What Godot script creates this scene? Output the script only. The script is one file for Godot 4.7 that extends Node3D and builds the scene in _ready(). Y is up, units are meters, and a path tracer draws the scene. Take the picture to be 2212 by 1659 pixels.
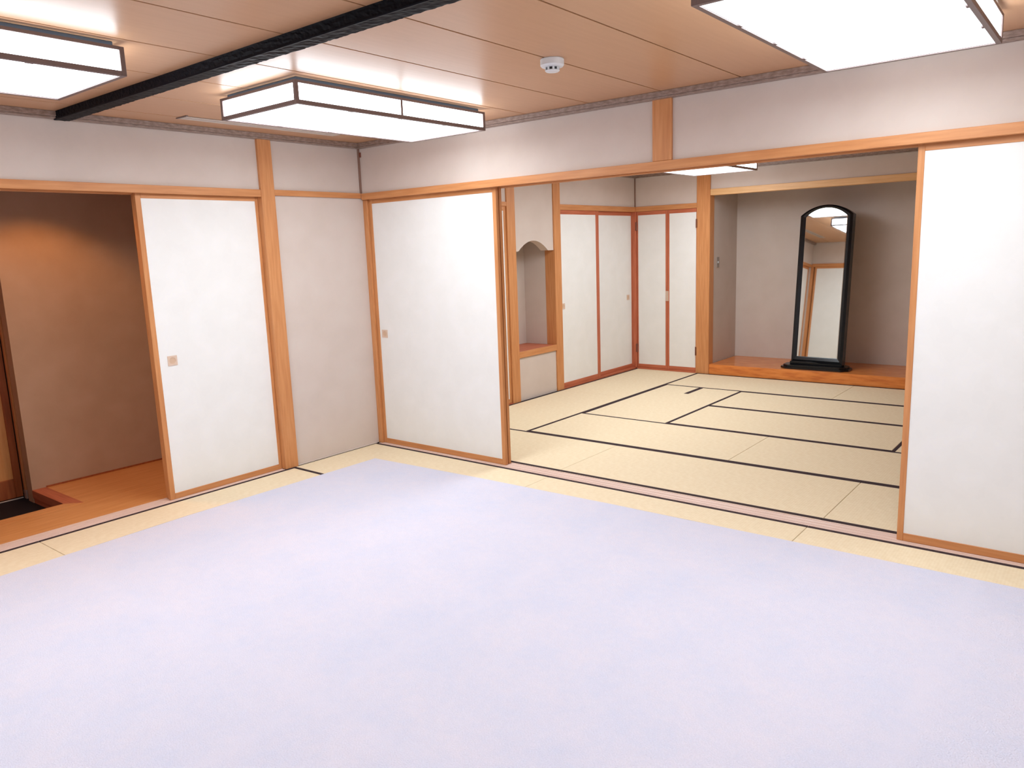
extends Node3D
# Two joined Japanese tatami rooms seen from a corner of the nearer one.
# The nearer room's far corner is the origin; x runs along the partition wall, z towards the camera.

var M := {}
var used := {}
var mesh_cache := {}
var tex_cache := {}

const ROOM_X := 5.66
const ROOM_Z := 4.85
const CEIL := 2.568
const BACK_CEIL := 2.545
const BACK_Z := -4.64

# ---------------------------------------------------------------- helpers
func numbered(called: String) -> String:
	if not used.has(called):
		used[called] = 0
		return called
	used[called] += 1
	return "%s_%03d" % [called, used[called]]

func thing(called: String, at: Vector3, label := "", category := "", group := "") -> Node3D:
	var o := Node3D.new()
	o.name = numbered(called)
	add_child(o)
	o.position = at
	if label: o.set_meta("label", label)
	if category: o.set_meta("category", category)
	if group: o.set_meta("group", group)
	return o

func struct_node(called: String, at: Vector3, label := "") -> Node3D:
	var o := thing(called, at, label)
	o.set_meta("kind", "structure")
	return o

func world_of(o: Node) -> Vector3:
	var p := Vector3.ZERO
	while o is Node3D and o != self:
		p += o.position
		o = o.get_parent()
	return p

func put(mesh: Mesh, called: String, mat: Material, parent: Node, at := Vector3.ZERO) -> MeshInstance3D:
	var o := MeshInstance3D.new()
	o.mesh = mesh
	o.material_override = mat
	o.name = numbered(called) if parent == self else called
	o.cast_shadow = GeometryInstance3D.SHADOW_CASTING_SETTING_ON
	parent.add_child(o, true)
	o.position = at
	return o

# a box with chamfered edges, centred on its origin
func block(s: Vector3, b: float) -> ArrayMesh:
	b = min(b, min(s.x, min(s.y, s.z)) * 0.45)
	var key := "%.4f %.4f %.4f %.4f" % [s.x, s.y, s.z, b]
	if mesh_cache.has(key): return mesh_cache[key]
	var h := s * 0.5
	var st := SurfaceTool.new()
	st.begin(Mesh.PRIMITIVE_TRIANGLES)
	st.set_smooth_group(-1)
	var face := func(pts: Array, n: Vector3):
		for i in range(1, pts.size() - 1):
			var a: Vector3 = pts[0]
			var c: Vector3 = pts[i]
			var d: Vector3 = pts[i + 1]
			if (c - a).cross(d - a).dot(n) > 0.0:
				var t := c
				c = d
				d = t
			st.set_normal(n); st.add_vertex(a)
			st.set_normal(n); st.add_vertex(c)
			st.set_normal(n); st.add_vertex(d)
	for ax in 3:
		var u := (ax + 1) % 3
		var v := (ax + 2) % 3
		for sg in [-1.0, 1.0]:
			var n := Vector3.ZERO
			n[ax] = sg
			var pts := []
			for c in [[-1, -1], [1, -1], [1, 1], [-1, 1]]:
				var p := Vector3.ZERO
				p[ax] = sg * h[ax]
				p[u] = c[0] * (h[u] - b)
				p[v] = c[1] * (h[v] - b)
				pts.append(p)
			face.call(pts, n)
		if b > 0.0:
			for su in [-1.0, 1.0]:
				for sv in [-1.0, 1.0]:
					var n := Vector3.ZERO
					n[u] = su
					n[v] = sv
					n = n.normalized()
					var pts := []
					for e in [[-1, 0], [1, 0], [1, 1], [-1, 1]]:
						var p := Vector3.ZERO
						p[ax] = e[0] * (h[ax] - b)
						p[u] = su * (h[u] - (b if e[1] == 1 else 0.0))
						p[v] = sv * (h[v] - (0.0 if e[1] == 1 else b))
						pts.append(p)
					face.call(pts, n)
	if b > 0.0:
		for sx in [-1.0, 1.0]:
			for sy in [-1.0, 1.0]:
				for sz in [-1.0, 1.0]:
					var q := Vector3(sx, sy, sz)
					face.call([Vector3(sx * h.x, sy * (h.y - b), sz * (h.z - b)), Vector3(sx * (h.x - b), sy * h.y, sz * (h.z - b)), Vector3(sx * (h.x - b), sy * (h.y - b), sz * h.z)], q.normalized())
	var m := st.commit()
	mesh_cache[key] = m
	return m

# box between two world corners, as a child of parent
func bx(parent: Node, called: String, mat: Material, x0: float, x1: float, y0: float, y1: float, z0: float, z1: float, bevel := 0.002) -> MeshInstance3D:
	var lo := Vector3(min(x0, x1), min(y0, y1), min(z0, z1))
	var hi := Vector3(max(x0, x1), max(y0, y1), max(z0, z1))
	return put(block(hi - lo, bevel), called, mat, parent, (lo + hi) * 0.5 - world_of(parent))

# prism of a polygon given in a plane, with a depth along the plane's normal axis
func prism(outline: PackedVector2Array, axis: int, d0: float, d1: float) -> ArrayMesh:
	# outline coordinates: axis 0 -> (z, y), axis 1 -> (x, z), axis 2 -> (x, y)
	var st := SurfaceTool.new()
	st.begin(Mesh.PRIMITIVE_TRIANGLES)
	st.set_smooth_group(-1)
	var lift := func(p: Vector2, d: float) -> Vector3:
		if axis == 0: return Vector3(d, p.y, p.x)
		if axis == 1: return Vector3(p.x, d, p.y)
		return Vector3(p.x, p.y, d)
	var mid := Vector3.ZERO
	for p in outline: mid += lift.call(p, (d0 + d1) * 0.5)
	mid /= outline.size()
	var idx := Geometry2D.triangulate_polygon(outline)
	for d in [d0, d1]:
		var n := Vector3.ZERO
		n[axis] = signf(d - (d0 + d1) * 0.5)
		for i in range(0, idx.size(), 3):
			var a: Vector3 = lift.call(outline[idx[i]], d)
			var b: Vector3 = lift.call(outline[idx[i + 1]], d)
			var c: Vector3 = lift.call(outline[idx[i + 2]], d)
			if (b - a).cross(c - a).dot(n) > 0.0:
				var t := b
				b = c
				c = t
			for v in [a, b, c]:
				st.set_normal(n)
				st.add_vertex(v)
	var area := 0.0
	for i in outline.size():
		var p := outline[i]
		var q := outline[(i + 1) % outline.size()]
		area += p.x * q.y - q.x * p.y
	for i in outline.size():
		var p := outline[i]
		var q := outline[(i + 1) % outline.size()]
		var e := (q - p).normalized()
		var o2 := Vector2(e.y, -e.x) * signf(area)
		var n3: Vector3 = (lift.call(o2, 0.0)).normalized()
		var quad := [lift.call(p, d0), lift.call(q, d0), lift.call(q, d1), lift.call(p, d1)]
		for tri in [[0, 1, 2], [0, 2, 3]]:
			var a: Vector3 = quad[tri[0]]
			var b: Vector3 = quad[tri[1]]
			var c: Vector3 = quad[tri[2]]
			if (b - a).cross(c - a).dot(n3) > 0.0:
				var t := b
				b = c
				c = t
			for v in [a, b, c]:
				st.set_normal(n3)
				st.add_vertex(v)
	return st.commit()

# turned profile (radius, y) round the y axis
func lathe(profile: Array, seg := 32) -> ArrayMesh:
	var st := SurfaceTool.new()
	st.begin(Mesh.PRIMITIVE_TRIANGLES)
	st.set_smooth_group(-1)
	for i in profile.size() - 1:
		var a: Vector2 = profile[i]
		var b: Vector2 = profile[i + 1]
		var e := (b - a).normalized()
		for k in seg:
			var t0 := TAU * k / seg
			var t1 := TAU * (k + 1) / seg
			var d0 := Vector3(cos(t0), 0, sin(t0))
			var d1 := Vector3(cos(t1), 0, sin(t1))
			var n0 := (d0 * e.y + Vector3(0, -e.x, 0)).normalized()
			var n1 := (d1 * e.y + Vector3(0, -e.x, 0)).normalized()
			var q := [d0 * a.x + Vector3(0, a.y, 0), d1 * a.x + Vector3(0, a.y, 0), d1 * b.x + Vector3(0, b.y, 0), d0 * b.x + Vector3(0, b.y, 0)]
			var ns := [n0, n1, n1, n0]
			for tri in [[0, 1, 2], [0, 2, 3]]:
				var pa: Vector3 = q[tri[0]]
				var pb: Vector3 = q[tri[1]]
				var pc: Vector3 = q[tri[2]]
				if (pb - pa).cross(pc - pa).length() < 1e-10: continue
				var order: Array = tri
				if (pb - pa).cross(pc - pa).dot(n0 + n1) > 0.0: order = [tri[0], tri[2], tri[1]]
				for j in order:
					st.set_normal(ns[j])
					st.add_vertex(q[j])
	return st.commit()

# ---------------------------------------------------------------- materials
func noise_image(seed_: int, freq: float, octaves: int, size := 512) -> Image:
	var n := FastNoiseLite.new()
	n.seed = seed_
	n.noise_type = FastNoiseLite.TYPE_SIMPLEX_SMOOTH
	n.frequency = freq
	n.fractal_type = FastNoiseLite.FRACTAL_FBM
	n.fractal_octaves = octaves
	return n.get_seamless_image(size, size)

func ramp_texture(im: Image, colours: Array) -> ImageTexture:
	var out := Image.create(im.get_width(), im.get_height(), false, Image.FORMAT_RGB8)
	for y in im.get_height():
		for x in im.get_width():
			var v := im.get_pixel(x, y).r * (colours.size() - 1)
			var k: int = clampi(int(v), 0, colours.size() - 2)
			out.set_pixel(x, y, (colours[k] as Color).lerp(colours[k + 1], clampf(v - k, 0, 1)))
	out.generate_mipmaps()
	return ImageTexture.create_from_image(out)

func grey_texture(im: Image) -> ImageTexture:
	return ImageTexture.create_from_image(im)

func mat(rough: float, spec := 0.5) -> StandardMaterial3D:
	var m := StandardMaterial3D.new()
	m.roughness = rough
	m.metallic_specular = spec
	return m

func plain(c: Color, rough: float, spec := 0.5) -> StandardMaterial3D:
	var m := mat(rough, spec)
	m.albedo_color = c
	return m

# world-mapped material of a computed texture; stretch gives the repeats per metre along x, y, z
func mapped(tex: Texture2D, stretch: Vector3, rough: float, spec := 0.5) -> StandardMaterial3D:
	var m := mat(rough, spec)
	m.albedo_texture = tex
	m.uv1_triplanar = true
	m.uv1_world_triplanar = true
	m.uv1_scale = stretch
	return m

func relief(m: StandardMaterial3D, tex: Texture2D, cm: float) -> StandardMaterial3D:
	m.heightmap_enabled = true
	m.heightmap_texture = tex
	m.heightmap_scale = cm
	return m

func three_ways(called: String, tex: Texture2D, along: float, across: float, rough: float, spec := 0.5) -> void:
	M[called + "_x"] = mapped(tex, Vector3(along, across, across), rough, spec)
	M[called + "_y"] = mapped(tex, Vector3(across, along, across), rough, spec)
	M[called + "_z"] = mapped(tex, Vector3(across, across, along), rough, spec)

func make_materials() -> void:
	var grain := noise_image(11, 0.012, 5)
	var fine := noise_image(5, 0.06, 3)
	var cloudy := noise_image(23, 0.006, 4)
	var fine_tex := grey_texture(fine)
	three_ways("wood", ramp_texture(grain, [Color8(194, 127, 78), Color8(206, 140, 88), Color8(215, 151, 100)]), 0.35, 5.0, 0.42, 0.4)
	three_ways("cherry", ramp_texture(grain, [Color8(176, 92, 62), Color8(192, 106, 74), Color8(202, 118, 84)]), 0.35, 5.0, 0.45, 0.4)
	three_ways("platform", ramp_texture(grain, [Color8(190, 100, 42), Color8(218, 128, 58), Color8(230, 144, 72)]), 0.5, 3.0, 0.22, 0.5)
	three_ways("ceiling_wood", ramp_texture(grain, [Color8(196, 148, 110), Color8(199, 152, 114), Color8(202, 155, 117)]), 0.3, 4.0, 0.36, 0.5)
	three_ways("sill_wood", ramp_texture(grain, [Color8(224, 194, 178), Color8(232, 203, 188), Color8(238, 210, 196)]), 0.4, 6.0, 0.4, 0.4)
	three_ways("crown_wood", ramp_texture(noise_image(31, 0.02, 4), [Color8(122, 100, 88), Color8(146, 122, 110), Color8(170, 148, 136)]), 2.2, 5.0, 0.35, 0.5)
	M.black_beam = plain(Color8(11, 11, 18), 0.5, 0.18)
	three_ways("step_wood", ramp_texture(grain, [Color8(210, 138, 78), Color8(219, 149, 88), Color8(226, 159, 98)]), 0.4, 4.0, 0.35, 0.4)
	M.door_brown = mapped(ramp_texture(grain, [Color8(140, 66, 26), Color8(160, 80, 36), Color8(172, 92, 46)]), Vector3(4, 0.4, 4), 0.5)
	M.wallpaper = relief(mapped(ramp_texture(cloudy, [Color8(209, 193, 181), Color8(212, 196, 185), Color8(214, 199, 188)]), Vector3(0.8, 0.8, 0.8), 0.9, 0.2), fine_tex, 0.0)
	M.wallpaper.heightmap_enabled = false
	M.alcove_lintel = mapped(ramp_texture(grain, [Color8(216, 164, 108), Color8(226, 176, 120), Color8(232, 184, 130)]), Vector3(0.35, 5, 5), 0.45)
	M.shaded_entry_paper = mapped(ramp_texture(cloudy, [Color8(184, 150, 122), Color8(188, 154, 126), Color8(192, 158, 131)]), Vector3(0.8, 0.8, 0.8), 0.9, 0.2)  # the wallpaper again, browner: the entry's dim warm light put into its colour
	M.paper = mapped(ramp_texture(cloudy, [Color8(236, 233, 228), Color8(238, 235, 230), Color8(240, 237, 233)]), Vector3(1.2, 1.2, 1.2), 0.85, 0.2)
	# rush matting: fine ribs across a soft mottle
	var rush := Image.create(256, 256, false, Image.FORMAT_RGB8)
	var g := noise_image(7, 0.02, 4, 256)
	for y in 256:
		for x in 256:
			var v := g.get_pixel(x, y).r
			var rib := 0.5 + 0.5 * sin(TAU * x * 16.0 / 256.0)
			var line := 0.5 + 0.5 * sin(TAU * y * 64.0 / 256.0)
			var k := 0.55 * v + 0.2 * rib + 0.25 * line
			rush.set_pixel(x, y, Color8(232, 210, 173).lerp(Color8(245, 228, 197), k))
	rush.generate_mipmaps()
	var rush_tex := ImageTexture.create_from_image(rush)
	M.rush_x = mapped(rush_tex, Vector3(4, 4, 4), 0.7, 0.25)
	M.rush_z = M.rush_x
	M.border_cloth = mapped(ramp_texture(fine, [Color8(56, 43, 45), Color8(68, 55, 57), Color8(80, 66, 68)]), Vector3(6, 6, 6), 0.85, 0.2)
	M.gap = plain(Color8(16, 12, 12), 0.9, 0.1)
	M.lamp_frame = plain(Color8(122, 104, 100), 0.5)
	M.lamp_base = plain(Color8(84, 98, 114), 0.5)
	M.plastic = plain(Color8(226, 228, 230), 0.4)
	M.dark = plain(Color8(12, 13, 18), 0.4)
	M.black_lacquer = plain(Color8(6, 7, 13), 0.25, 0.45)
	M.pull = plain(Color8(220, 192, 170), 0.45)
	M.pull_dish = plain(Color8(212, 178, 150), 0.4)
	M.brown_strip = plain(Color8(142, 108, 92), 0.5)
	M.brass = plain(Color8(128, 70, 50), 0.4)
	M.vent_metal = plain(Color8(206, 190, 178), 0.5)
	M.black_floor = mapped(ramp_texture(fine, [Color8(10, 12, 20), Color8(16, 18, 28), Color8(22, 25, 36)]), Vector3(3, 3, 3), 0.6, 0.4)
	var mirror := plain(Color8(236, 238, 238), 0.02)
	mirror.metallic = 1.0
	M.mirror = mirror
	M.glow_side = plain(Color.WHITE, 0.6)
	M.glow_side.emission_enabled = true
	M.glow_side.emission = LAMP_COLOUR
	M.glow_side.emission_energy_multiplier = SIDE_GLOW
	M.post_foot = plain(Color8(170, 140, 125), 0.5)
	M.glow_warm = plain(Color.WHITE, 0.6)
	M.glow_warm.emission_enabled = true
	M.glow_warm.emission = Color(1.0, 0.70, 0.38)
	M.glow_warm.emission_energy_multiplier = 3.0
	M.glow_bottom = plain(Color.WHITE, 0.6)
	M.glow_bottom.emission_enabled = true
	M.glow_bottom.emission = LAMP_COLOUR
	M.glow_bottom.emission_energy_multiplier = 2.0
	# carpet: short mottled pile
	var rug := Image.create(1024, 1024, false, Image.FORMAT_RGB8)
	var big := noise_image(61, 0.004, 3, 1024)
	var mid := noise_image(62, 0.03, 3, 1024)
	var pile := noise_image(63, 0.25, 2, 1024)
	for y in 1024:
		for x in 1024:
			var a := big.get_pixel(x, y).r
			var b := mid.get_pixel(x, y).r
			var c := pile.get_pixel(x, y).r
			var col := Color8(214, 215, 232).lerp(Color8(228, 221, 231), clampf(a * 0.6 + b * 0.4, 0, 1))
			rug.set_pixel(x, y, col * (0.955 + 0.06 * c))
	rug.generate_mipmaps()
	M.carpet = mapped(ImageTexture.create_from_image(rug), Vector3(0.55, 0.55, 0.55), 0.95, 0.1)
	relief(M.carpet, grey_texture(pile), 0.25)

# ---------------------------------------------------------------- light
const SIDE_GLOW := 8.5
const ENTRY_ENERGY := 1.05
const LAMP_COLOUR := Color(0.915, 0.962, 1.0)
const LAMP_ENERGY := 2.8

func _ready() -> void:
	var cam := Camera3D.new()
	cam.name = "camera"
	add_child(cam)
	cam.transform = Transform3D(Basis(Vector3(0.78231205, -0.03543267, -0.62187811), Vector3(-0.08191381, 0.98385785, -0.15910333), Vector3(0.61747712, 0.17540885, 0.76678142)).orthonormalized(), Vector3(5.0948, 1.6693, 4.3901))
	cam.fov = 53.458
	cam.near = 0.05
	cam.current = true
	var env := Environment.new()
	env.background_mode = Environment.BG_COLOR
	env.background_color = Color(0.02, 0.02, 0.02)
	env.ambient_light_source = Environment.AMBIENT_SOURCE_DISABLED
	env.tonemap_mode = Environment.TONE_MAPPER_LINEAR
	env.tonemap_exposure = 1.0
	env.sdfgi_enabled = true
	env.ssao_enabled = true
	env.ssil_enabled = true
	var we := WorldEnvironment.new()
	we.environment = env
	add_child(we)

	make_materials()
	build_floors()
	build_ceilings()
	build_walls()
	build_entry()
	build_alcove()
	build_screens()
	build_lamps()
	build_small_things()

# ---------------------------------------------------------------- floors
const CLOTH := 0.027

func tatami(floor_node: Node3D, x0: float, x1: float, z0: float, z1: float) -> void:
	var g := 0.0015
	var along_x := absf(x1 - x0) > absf(z1 - z0)
	var lo_x := minf(x0, x1) + g
	var hi_x := maxf(x0, x1) - g
	var lo_z := minf(z0, z1) + g
	var hi_z := maxf(z0, z1) - g
	var m := bx(floor_node, "tatami_mat", M.rush_x if along_x else M.rush_z, lo_x, hi_x, -0.05, 0.0, lo_z, hi_z, 0.002)
	if along_x:
		bx(m, "border_cloth", M.border_cloth, lo_x, hi_x, -0.02, 0.0015, lo_z, lo_z + CLOTH, 0.0007)
		bx(m, "border_cloth", M.border_cloth, lo_x, hi_x, -0.02, 0.0015, hi_z - CLOTH, hi_z, 0.0007)
	else:
		bx(m, "border_cloth", M.border_cloth, lo_x, lo_x + CLOTH, -0.02, 0.0015, lo_z, hi_z, 0.0007)
		bx(m, "border_cloth", M.border_cloth, hi_x - CLOTH, hi_x, -0.02, 0.0015, lo_z, hi_z, 0.0007)

func build_floors() -> void:
	var f := struct_node("floor", Vector3.ZERO, "straw tatami floor of the nearer room")
	bx(f, "subfloor", M.gap, -0.1, ROOM_X + 0.1, -0.15, -0.05, 0.0, ROOM_Z, 0.0)
	for r in [[0.0, 1.89], [1.89, 3.757], [3.757, ROOM_X]]:
		tatami(f, r[0], r[1], 0.0, 0.905)
	tatami(f, 0.0, 0.93, 0.905, 2.76)
	tatami(f, 0.0, 0.93, 2.76, ROOM_Z)
	for r in [[0.93, 2.80], [2.80, 4.67], [4.67, ROOM_X]]:
		for k in 4:
			tatami(f, r[0], r[1], 0.905 + k * (ROOM_Z - 0.905) / 4.0, 0.905 + (k + 1) * (ROOM_Z - 0.905) / 4.0)
	var b := struct_node("floor", Vector3(0, 0, -0.145), "straw tatami floor of the far room")
	bx(b, "subfloor", M.gap, -0.1, ROOM_X + 0.1, -0.15, -0.05, BACK_Z, -0.145, 0.0)
	var za := -1.030
	var zb := -1.940
	var zc := -2.862
	var zd := -3.731
	for r in [[0.0, 1.86], [1.86, 3.79], [3.79, ROOM_X]]: tatami(b, r[0], r[1], -0.145, za)
	tatami(b, 0.0, 0.906, za, zc)
	tatami(b, 0.0, 0.906, zc, BACK_Z)
	for r in [[0.906, 2.815], [2.815, 4.72], [4.72, ROOM_X]]: tatami(b, r[0], r[1], za, zb)
	tatami(b, 0.906, 1.853, zb, zd)
	tatami(b, 1.853, 3.775, zb, zc)
	tatami(b, 1.853, 3.775, zc, zd)
	tatami(b, 3.775, 4.72, zb, zd)
	tatami(b, 4.72, ROOM_X, zb, zd)
	for r in [[0.906, 2.80], [2.80, 4.70], [4.70, ROOM_X]]: tatami(b, r[0], r[1], zd, BACK_Z)
	# short dark strip let into the middle mat
	bx(b, "border_strip", M.border_cloth, 1.34, 1.392, 0.0, 0.002, -3.33, -3.728, 0.0007)
	# wooden thresholds between the rooms and to the entry
	var s := struct_node("sill", Vector3(0, 0, -0.07), "pale wooden threshold with tracks under the wide opening")
	bx(s, "board", M.sill_wood_x, 0.0, ROOM_X, -0.05, -0.003, -0.143, -0.004, 0.001)
	for z in [-0.018, -0.045, -0.086, -0.13]:
		bx(s, "track_rail", M.sill_wood_x, 0.0, ROOM_X, -0.003, 0.0, z - 0.006, z + 0.006, 0.0008)
	var s2 := struct_node("sill", Vector3(-0.07, 0, 1.9), "pale wooden threshold with tracks at the entry opening")
	bx(s2, "board", M.sill_wood_z, -0.150, -0.004, -0.05, -0.003, 0.965, 3.06, 0.001)
	for x in [-0.018, -0.045, -0.086, -0.135]:
		bx(s2, "track_rail", M.sill_wood_z, x - 0.006, x + 0.006, -0.003, 0.0, 0.965, 3.06, 0.0008)
	# carpet
	var outline := PackedVector2Array([Vector2(0.385, 0.372), Vector2(1.5, 0.325), Vector2(2.6, 0.302), Vector2(4.84, 0.296), Vector2(5.58, 0.294), Vector2(5.58, 4.75), Vector2(0.47, 4.75), Vector2(0.424, 3.10), Vector2(0.376, 2.0)])
	var rug := put(carpet_mesh(outline, 0.008), "carpet", M.carpet, self, Vector3(0, 0.0015, 0))
	rug.set_meta("label", "large pale lavender-white carpet laid over the tatami")
	rug.set_meta("category", "carpet")

func carpet_mesh(outline: PackedVector2Array, h: float) -> ArrayMesh:
	# gently uneven top over a dense grid clipped to the outline, with a rounded rim
	var st := SurfaceTool.new()
	st.begin(Mesh.PRIMITIVE_TRIANGLES)
	st.set_smooth_group(0)
	var n := FastNoiseLite.new()
	n.seed = 9
	n.frequency = 1.3
	var inner := Geometry2D.offset_polygon(outline, -0.01)[0]
	var bump := func(p: Vector2) -> Vector3: return Vector3(p.x, h + 0.0012 * n.get_noise_2d(p.x, p.y), p.y)
	var step := 0.12
	var x := 0.3
	while x < 5.7:
		var z := 0.2
		while z < 4.9:
			var cell := PackedVector2Array([Vector2(x, z), Vector2(x + step, z), Vector2(x + step, z + step), Vector2(x, z + step)])
			for poly in Geometry2D.intersect_polygons(cell, inner):
				var idx := Geometry2D.triangulate_polygon(poly)
				for i in range(0, idx.size(), 3):
					var a: Vector3 = bump.call(poly[idx[i]])
					var b: Vector3 = bump.call(poly[idx[i + 1]])
					var c: Vector3 = bump.call(poly[idx[i + 2]])
					if (b - a).cross(c - a).y > 0.0:
						var t := b
						b = c
						c = t
					st.add_vertex(a); st.add_vertex(b); st.add_vertex(c)
			z += step
		x += step
	var cnt := inner.size()
	var outer := Geometry2D.offset_polygon(inner, 0.01, Geometry2D.JOIN_MITER)[0]
	for i in cnt:
		var p := inner[i]
		var q := inner[(i + 1) % cnt]
		# rim: slope from the top down to the mats
		var po := p
		var qo := q
		var best := 1e9
		for o in outer:
			if o.distance_to(p) < best: best = o.distance_to(p); po = o
		best = 1e9
		for o in outer:
			if o.distance_to(q) < best: best = o.distance_to(q); qo = o
		var quad := [Vector3(p.x, h, p.y), Vector3(q.x, h, q.y), Vector3(qo.x, 0, qo.y), Vector3(po.x, 0, po.y)]
		for tri in [[0, 1, 2], [0, 2, 3]]:
			var a: Vector3 = quad[tri[0]]
			var b: Vector3 = quad[tri[1]]
			var c: Vector3 = quad[tri[2]]
			if (b - a).cross(c - a).y > 0.0:
				var t := b
				b = c
				c = t
			st.add_vertex(a); st.add_vertex(b); st.add_vertex(c)
	st.generate_normals()
	return st.commit()

# ---------------------------------------------------------------- ceilings
func build_ceilings() -> void:
	var c := struct_node("ceiling", Vector3(0, CEIL, 0), "ceiling of wide light brown wooden planks in the nearer room")
	bx(c, "backing", M.gap, -0.15, ROOM_X + 0.1, CEIL + 0.012, CEIL + 0.09, -0.145, ROOM_Z + 0.1, 0.0)
	var edges := [0.0, 0.285, 0.79, 1.295, 1.80, 2.305, 2.815, 3.315, 3.82, 4.325, 4.83, 5.335, ROOM_X]
	for i in edges.size() - 1:
		bx(c, "plank", M.ceiling_wood_z, edges[i] + 0.005, edges[i + 1] - 0.005, CEIL, CEIL + 0.012, 0.0, ROOM_Z, 0.001)
	var d := struct_node("ceiling", Vector3(0, BACK_CEIL, -0.145), "ceiling of light brown wooden planks in the far room")
	bx(d, "backing", M.gap, -0.15, ROOM_X + 0.1, BACK_CEIL + 0.012, BACK_CEIL + 0.09, BACK_Z - 0.012, -0.145, 0.0)
	for i in edges.size() - 1:
		bx(d, "plank", M.ceiling_wood_z, edges[i] + 0.004, edges[i + 1] - 0.004, BACK_CEIL, BACK_CEIL + 0.012, BACK_Z, -0.145, 0.0025)
	# black beam across the ceiling
	var bm := struct_node("ceiling_beam", Vector3(0, CEIL, 2.3), "black wooden beam running across the ceiling")
	put(hewn_beam(ROOM_X, 2.520, CEIL, 2.260, 2.345), "beam_body", M.black_beam, bm, -world_of(bm))
	# crown moulding, in two steps
	crown("along the partition wall", M.crown_wood_x, 0.0, ROOM_X, -0.02, 0.04, -0.02, 0.032, CEIL, 0)
	crown("along the entry wall", M.crown_wood_z, -0.02, 0.04, 0.04, ROOM_Z, -0.02, 0.032, CEIL, 1)
	crown("along the closet wall of the far room", M.crown_wood_z, 0.0, 0.04, BACK_Z, -0.145, 0.0, 0.032, BACK_CEIL, 1)
	crown("above the alcove of the far room", M.crown_wood_x, 0.04, ROOM_X, BACK_Z, BACK_Z + 0.04, BACK_Z, BACK_Z + 0.032, BACK_CEIL, 0)

# a beam along x whose two seen faces carry shallow tool marks across the grain
func hewn_beam(length: float, y0: float, y1: float, z0: float, z1: float) -> ArrayMesh:
	var n := FastNoiseLite.new()
	n.seed = 77
	n.frequency = 1.0
	n.fractal_octaves = 2
	# outline from the ceiling down the near face, under the beam and up the far face
	var ring := []
	for k in 7: ring.append([Vector2(y1 - (y1 - y0 - 0.004) * k / 6.0, z1), Vector2(0, 1)])
	ring.append([Vector2(y0, z1 - 0.004), Vector2(-1, 0)])
	for k in range(1, 8): ring.append([Vector2(y0, z1 - 0.004 - (z1 - z0 - 0.004) * k / 7.0), Vector2(-1, 0)])
	ring.append([Vector2(y1, z0), Vector2(0, -1)])
	var steps := int(length / 0.012)
	var rows := []
	for i in steps + 1:
		var x := length * i / steps
		var row := []
		for j in ring.size():
			var p: Vector2 = ring[j][0]
			var o: Vector2 = ring[j][1]
			var dent := 0.0
			if j > 0 and j < ring.size() - 1 and j != 6 and j != 7:
				dent = -0.0022 * (0.5 + n.get_noise_2d(x * 26.0, float(j) * 0.28))
			row.append(Vector3(x, p.x + o.x * dent, p.y + o.y * dent))
		rows.append(row)
	var st := SurfaceTool.new()
	st.begin(Mesh.PRIMITIVE_TRIANGLES)
	st.set_smooth_group(-1)
	var centre := Vector2((y0 + y1) / 2, (z0 + z1) / 2)
	for i in steps:
		for j in ring.size() - 1:
			var q := [rows[i][j], rows[i + 1][j], rows[i + 1][j + 1], rows[i][j + 1]]
			for tri in [[0, 1, 2], [0, 2, 3]]:
				var a: Vector3 = q[tri[0]]
				var b: Vector3 = q[tri[1]]
				var c: Vector3 = q[tri[2]]
				var f := (b - a).cross(c - a)
				var away := Vector3(0, a.y + b.y + c.y - 3 * centre.x, a.z + b.z + c.z - 3 * centre.y)
				var nn := f.normalized()
				if f.dot(away) > 0.0:
					var t := b
					b = c
					c = t
				else: nn = -nn
				for v in [a, b, c]:
					st.set_normal(nn)
					st.add_vertex(v)
	for i in [0, steps]:
		var nx := Vector3(-1 if i == 0 else 1, 0, 0)
		for j in range(1, ring.size() - 1):
			var a: Vector3 = rows[i][0]
			var b: Vector3 = rows[i][j]
			var c: Vector3 = rows[i][j + 1]
			if (b - a).cross(c - a).dot(nx) > 0.0:
				var t := b
				b = c
				c = t
			for v in [a, b, c]:
				st.set_normal(nx)
				st.add_vertex(v)
	return st.commit()

var trim_count := 0
func trim(at: Vector3, label: String) -> Node3D:
	trim_count += 1
	return struct_node("trim_%d" % trim_count, at, label)

func crown(where: String, m: Material, x0: float, x1: float, z0: float, z1: float, s0: float, s1: float, top: float, dir: int) -> void:
	var t := trim(Vector3((x0 + x1) / 2, top, (z0 + z1) / 2), "grained crown moulding " + where)
	bx(t, "upper_strip", m, x0, x1, top - 0.030, top, z0, z1, 0.002)
	if dir == 0: bx(t, "lower_strip", m, x0, x1, top - 0.041, top - 0.030, s0, s1, 0.002)
	else: bx(t, "lower_strip", m, s0, s1, top - 0.041, top - 0.030, z0, z1, 0.002)

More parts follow.
